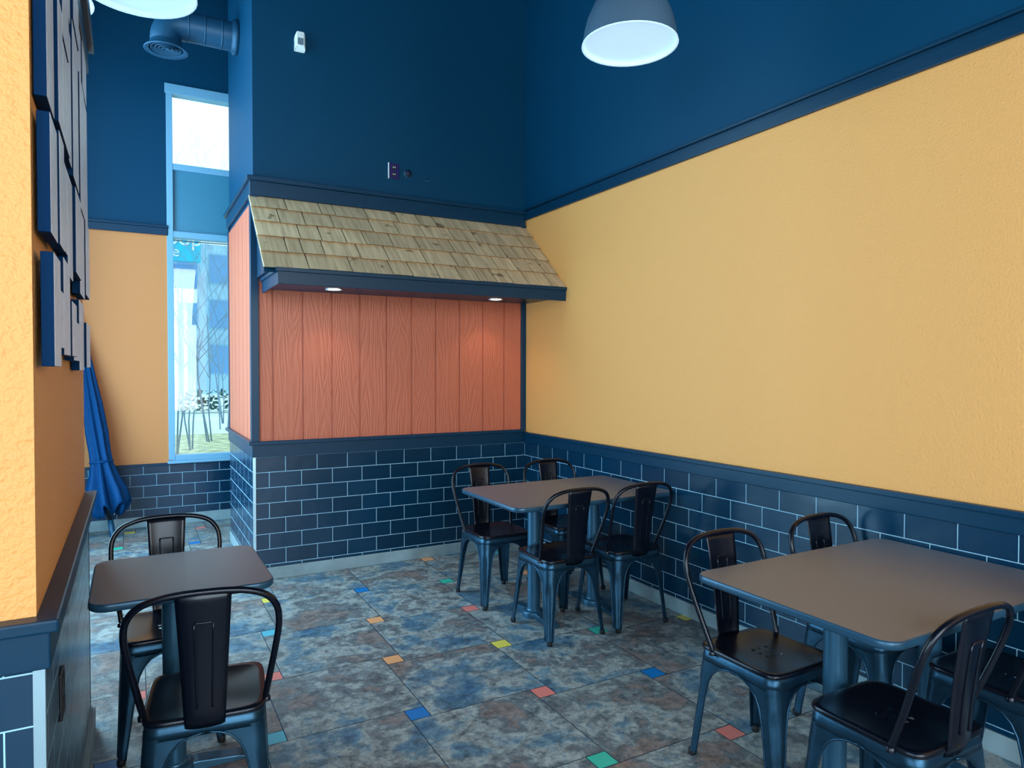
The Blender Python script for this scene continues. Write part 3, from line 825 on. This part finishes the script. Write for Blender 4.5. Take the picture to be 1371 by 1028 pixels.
# ------------------------------------------------------------------ outdoors, seen through the tall window
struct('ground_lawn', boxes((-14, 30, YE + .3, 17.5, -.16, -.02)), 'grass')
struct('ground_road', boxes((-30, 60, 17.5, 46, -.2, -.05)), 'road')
sg = thing('pylon_sign', 'cyan roadside sign on white posts seen through the tall window', 'sign', (1.7, 28, 0))
obj('sign_panel', boxes((-.75, .55, -.12, .12, 5.45, 6.62)), 'sign_cyan', sg, bevel=.02)
obj('lower_panel', boxes((-.75, .42, -.12, .12, 4.50, 5.35)), 'sign_navy', sg, bevel=.02)
obj('price_panel', boxes((-.75, .42, -.10, .10, 3.95, 4.46)), 'sign_white', sg, bevel=.02)
for x in (-.62, -.30, .02): obj('post', boxes((x - .06, x + .06, -.06, .06, 0, 3.96)), 'sign_white', sg)
def text(body, name, size, loc, m, parent):
    cu = bpy.data.curves.new(name, 'FONT'); cu.body = body; cu.size = size; cu.extrude = .01
    o = bpy.data.objects.new('tmp', cu); COL.objects.link(o)
    me = bpy.data.meshes.new_from_object(o.evaluated_get(bpy.context.evaluated_depsgraph_get()))
    bpy.data.objects.remove(o, do_unlink=True); me.name = name
    me.materials.clear(); me.materials.append(M_[m])
    t = bpy.data.objects.new(name, me); COL.objects.link(t); t.parent = parent; t.location = loc; t.rotation_euler = (pi / 2, 0, 0)
text('oop', 'sign_lettering', .75, (-.62, -.135, 6.05), 'sign_white', sg)
text('ne', 'sign_lettering', .55, (-.70, -.135, 5.62), 'sign_white', sg)
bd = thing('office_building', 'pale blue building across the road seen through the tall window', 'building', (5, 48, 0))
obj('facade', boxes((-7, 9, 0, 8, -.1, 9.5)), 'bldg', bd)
for i in range(8):
    for j in range(3):
        x = -6.4 + i * 1.9; z = 1.2 + j * 2.9
        wf_ = obj('window_frame', boxes((x, x + 1.3, -.06, .05, z, z + 1.9)), 'frame', bd)
        obj('pane', boxes((x + .08, x + 1.22, -.08, -.05, z + .08, z + 1.82)), 'bldg_win', wf_)
def tree(x, y, h, seed, label):
    random.seed(seed); bm = new_bm()
    def grow(p, d, r, l, n):
        pts = [p]; q = p.copy(); dd = d.copy()
        for k in range(4):
            dd = (dd + Vector((random.uniform(-.14, .14), random.uniform(-.14, .14), .05))).normalized(); q = q + dd * l / 4; pts.append(q.copy())
        tube(bm, pts, [r * (1 - .13 * k) for k in range(5)], 5)
        if n > 0:
            for k in range(random.choice((2, 3, 3))):
                a = random.uniform(0, 6.28); nd = (dd * .8 + Vector((cos(a), sin(a), random.uniform(.1, .5))) * .75).normalized()
                grow(pts[random.choice((2, 3, 4))], nd, r * .5, l * .68, n - 1)
    base = bpy.data.objects.new('bare_tree', None)
    for k in range(3):
        a = random.uniform(0, 6.28)
        grow(Vector((.1 * cos(a), .1 * sin(a), -.05)), Vector((.14 * cos(a), .14 * sin(a), 1)), .017, h * .5, 5)
    o = obj('bare_tree', bm, 'bark'); o.location = (x, y, 0); tag(o, label, 'tree', 'bare trees outside the window')
tree(1.0, 14.2, 4.6, 5, 'bare multi-stemmed tree outside, nearest the left side of the tall window')
tree(1.45, 15.6, 5.4, 11, 'bare multi-stemmed tree outside, in the middle of the tall window')
tree(2.05, 19.0, 6.4, 23, 'bare tree farther off outside, behind the right side of the tall window')
tree(2.3, 21.0, 5.0, 47, 'bare tree across the lawn outside, against the pale blue building')
tree(.55, 13.0, 6.2, 31, 'bare tree outside whose branches show in the top pane of the window')
for i, (z0, z1) in enumerate(((6.9, 6.6), (6.1, 5.8))):
    bm = new_bm(); tube(bm, [(-8, 25, z0), (1.6, 25, (z0 + z1) / 2 - .25), (12, 25, z1)], .02, 5)
    tag(obj('power_line', bm, 'black'), ('upper', 'lower')[i] + ' power line crossing the view outside the tall window', 'cable')
bm = new_bm(); random.seed(5)
for k in range(260):
    c = Vector((random.uniform(-1.6, 1.6), random.uniform(-.35, .35), random.uniform(.05, .8)))
    r = random.uniform(.10, .17); a = random.uniform(0, 6.28); t = random.uniform(-.8, .8)
    u = Vector((cos(a), sin(a), t)).normalized() * r; v = Vector((-sin(a), cos(a), random.uniform(-.6, .6))).normalized() * r * .6
    bm.faces.new([bm.verts.new(c + q) for q in (u, v, -u, -v)])
hd = obj('clipped_hedge', bm, 'leaf', recalc=False); hd.location = (3.0, 26.5, -.05); tag(hd, 'low hedge along the road outside, low in the tall window', 'hedge')
